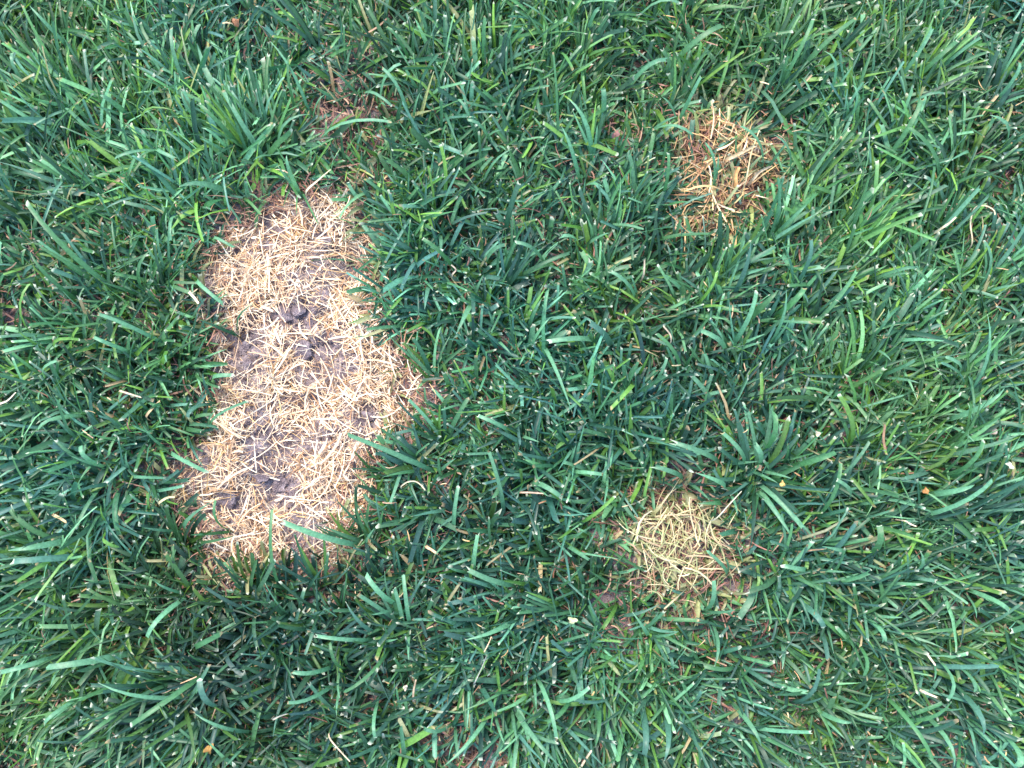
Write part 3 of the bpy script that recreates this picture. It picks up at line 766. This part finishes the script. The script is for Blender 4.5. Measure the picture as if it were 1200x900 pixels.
DRY += [([(679, 900), (686, 890), (693, 880)], 3.6, .042, (.72, .56, .40), "straw_wisp", "pale dry stem slanting in turf near the bottom reddish spot"),
        ([(610, 577), (622, 577), (636, 578)], 3.0, .040, (.62, .44, .32), "straw_wisp", "pinkish dry stem lying level in turf between patches"),
        ([(754, 322), (755, 312), (755, 303)], 3.2, .042, (.76, .60, .42), "dry_clipping", "short upright cream clipping below the orange straw patch"),
        ([(786, 400), (785, 392), (777, 382)], 3.0, .042, (.72, .58, .42), "straw_wisp", "bent cream dry stem in turf between orange and greenish patches"),
        ([(500, 641), (506, 645), (513, 650)], 5.0, .038, (.68, .46, .28), "dead_wisp", "small tan dead leaf piece in turf below the large patch"),
        ([(530, 322), (534, 316), (528, 310)], 3.0, .036, (.70, .56, .42), "dry_clipping", "tiny bent tan clipping in dark turf by the large patch"),
        ([(222, 342), (227, 348), (233, 356)], 5.0, .042, (.74, .68, .46), "dead_wisp", "cream half-dead blade at the rim of the large patch"),
        ([(1103, 268), (1112, 262), (1120, 255)], 4.0, .042, (.72, .64, .44), "dead_wisp", "cream dead blade tip beside the curled dry runner")]


def ribbon(pts, wpx, z, colr, name, label):
    p = np.array(pts, float); n = len(p); z = z - .006; wpx = wpx * .82; colr = np.array(colr) * np.array([.80, .76, .70])
    zz = np.linspace(z * .75, z, n)
    Q = np.array([ground(a, b, h) for (a, b), h in zip(p, zz)])
    # drop a rooted foot into the turf
    d0 = Q[1] - Q[0]; foot = Q[0] - d0 * .35; foot[2] = max(.004, zz[0] * .35)
    Q = np.vstack([foot[None], Q])
    # Catmull-Rom refinement
    E = np.vstack([2 * Q[0] - Q[1], Q, 2 * Q[-1] - Q[-2]]); out = []
    for i in range(1, len(E) - 2):
        for t in np.linspace(0, 1, 5)[:-1]:
            a, b, c, d = E[i - 1], E[i], E[i + 1], E[i + 2]
            out.append(.5 * (2 * b + (c - a) * t + (2 * a - 5 * b + 4 * c - d) * t * t + (3 * b - a - 3 * c + d) * t ** 3))
    out.append(E[-2]); P = np.array(out); D = np.gradient(P, axis=0); D /= np.linalg.norm(D, axis=1)[:, None]
    s = np.linspace(0, 1, len(P)); f = lambda x: np.array([x])
    H = np.unwrap(np.arctan2(D[:, 1], D[:, 0])); c = np.array(colr)
    V, C = skin(s, P[None], D[None], H[None], f(wpx * .00068), f(random.uniform(-.3, .3)), f(random.uniform(-.8, .8)), f(R(30)), f(True), f(c * .85), f(c), f(c * 1.1), 3)
    C *= (1 + .12 * np.sin(s * 17 + random.random() * 6))[None, :, None, None]
    singles(name, V, C, MAT_STRAW, None, None, [dict(label=label, category=name.replace("_", " "))])


for a in DRY: ribbon(*a)


# crumpled dead leaf bits
def leaf_bit(u, v, z, size, colr, label, squash=.7):
    z -= .007; size *= .7; p = ground(u, v, z); k = 5; g = np.linspace(-1, 1, k)
    A, B = np.meshgrid(g, g); r = np.maximum(np.abs(A), np.abs(B)); th = np.arctan2(B, A)
    rad = r * size * .00068 * .5 * (1 + .25 * np.sin(3 * th + random.random() * 6)); a0 = random.random() * 6
    x, y = rad * np.cos(th), rad * np.sin(th) * squash
    zz = .35 * size * .0007 * (np.sin(A * 2.3 + a0) * np.cos(B * 2 + a0) + .4 * rng.normal(0, 1, A.shape) * .5)
    V = np.stack([x * np.cos(a0) - y * np.sin(a0), x * np.sin(a0) + y * np.cos(a0), zz], -1)
    q = np.array([[i * k + j, i * k + j + 1, (i + 1) * k + j + 1, (i + 1) * k + j] for i in range(k - 1) for j in range(k - 1)])
    c = np.array(colr)[None] * rng.uniform(.5, 1.0, (k * k, 1))
    add_obj("dead_leaf", mesh_from("dead_leaf", V.reshape(-1, 3), q, c, MAT_STRAW, False), loc=tuple(p), label=label, category="dead leaf")


leaf_bit(245, 878, .034, 17, (.52, .28, .07), "crumpled orange dead leaf scrap in dark turf below the large patch")
leaf_bit(1085, 575, .040, 12, (.56, .26, .08), "small orange leaf scrap in long leaning turf")
leaf_bit(722, 157, .030, 15, (.32, .15, .12), "dark red dead leaf scrap in turf by the orange straw patch")
leaf_bit(624, 55, .040, 9, (.40, .20, .10), "tiny brown leaf scrap in the lawn above the patches")
leaf_bit(277, 25, .034, 16, (.42, .18, .08), "rusty dead leaf scrap in turf above the reddish thin spot")
leaf_bit(889, 548, .036, 12, (.44, .33, .20), "brown frayed leaf scrap inside the rosette tuft")
leaf_bit(917, 567, .046, 10, (.66, .42, .12), "small amber leaf tip beside the rosette tuft")
leaf_bit(958, 508, .040, 10, (.68, .58, .40), "cream leaf scrap in dark turf above the rosette tuft")
leaf_bit(671, 727, .042, 14, (.58, .62, .30), "pale yellow-green crumpled leaf scrap on turf beside the greenish patch")
leaf_bit(1165, 506, .034, 12, (.56, .44, .34), "pinkish tan leaf scrap in a dark gap of long turf")
leaf_bit(1183, 545, .040, 13, (.60, .64, .46), "torn pale blade end in long leaning turf")
leaf_bit(475, 806, .040, 9, (.70, .58, .42), "cream crumb of dead leaf beside the grey-brown stub")

# ------------------------------------------------------------------ clods of soil
def lump(size, flat, seed, lev=2):
    import bmesh
    bm = bmesh.new(); bmesh.ops.create_icosphere(bm, subdivisions=lev, radius=1.0)
    r = np.random.default_rng(seed); k = r.normal(0, 1.6, (6, 3)); ph = r.uniform(0, 6, 6)
    for v in bm.verts:
        c = np.array(v.co); f = 1 + .26 * np.sin(k @ c * 1.5 + ph).sum() / 1.7 + .05 * r.normal()
        v.co = (c[0] * f * size, c[1] * f * size * .8, c[2] * f * size * flat)
    me = bpy.data.meshes.new("soil_clod"); bm.to_mesh(me); bm.free(); me.materials.append(MAT_SOIL)
    return me


CLODS = [(356, 411, 15, "flat pale grey soil clod in the middle of the large patch"), (331, 366, 13, "dark rounded soil clod in the bare hollow of the large patch"),
         (350, 362, 11, "smaller dark soil clod beside the rounded one in the hollow"), (368, 396, 8, None), (268, 588, 12, "dark soil clod at the bottom corner of the large patch"),
         (325, 570, 13, "grey crumbly soil clod in the lower bare hollow"), (306, 560, 9, None), (340, 580, 8, None), (430, 488, 10, "purplish soil clod under straw at the wide side of the patch"),
         (410, 312, 9, None), (286, 405, 8, None), (292, 428, 10, "low soil clod on bare ground beside the straw mat"), (383, 284, 8, None), (303, 500, 8, None), (346, 640, 8, None)]
for i, (u, v, r, lab) in enumerate(CLODS):
    p = ground(u, v); z = soil_z(p[None, :2])[0]
    me = lump(r * .00055, .36, i)
    lab2 = lab or "small brown soil crumb clod half under straw on the large patch"
    o = add_obj("soil_clod", me, loc=(p[0], p[1], z + r * .00068 * .2), label=lab2, category="soil clod")
    o.rotation_euler = (0, 0, random.random() * 6)
    if not lab: o["group"] = lab2

oct_v = np.array([(1, 0, 0), (-1, 0, 0), (0, 1, 0), (0, -1, 0), (0, 0, 1), (0, 0, -1)], float)
oct_f = np.array([(0, 2, 4), (2, 1, 4), (1, 3, 4), (3, 0, 4), (2, 0, 5), (1, 2, 5), (3, 1, 5), (0, 3, 5)])
Pc = scatter(30000, .30, .22, *BIG.mean(0)); zc = zones(Pc)[0]
Pc = Pc[(zc < .004) & (rng.random(len(Pc)) < .25 + .6 * bare(Pc))][:3200]
n = len(Pc); sz = .0005 + .0016 * U(0, 1, n) ** 3
vv = oct_v[None] * (1 + .35 * rng.normal(0, 1, (n, 6, 1))) * sz[:, None, None]
vv += np.column_stack([Pc, soil_z(Pc) + sz * .4])[:, None]
ff = (oct_f[None] + (np.arange(n) * 6)[:, None, None]).reshape(-1, 3)
me = bpy.data.meshes.new("soil_crumbs"); me.from_pydata(vv.reshape(-1, 3).tolist(), [], ff.tolist()); me.materials.append(MAT_SOIL)
add_obj("soil_crumbs", me, kind="stuff", label="fine loose soil crumbs scattered on the bare patch", category="soil")
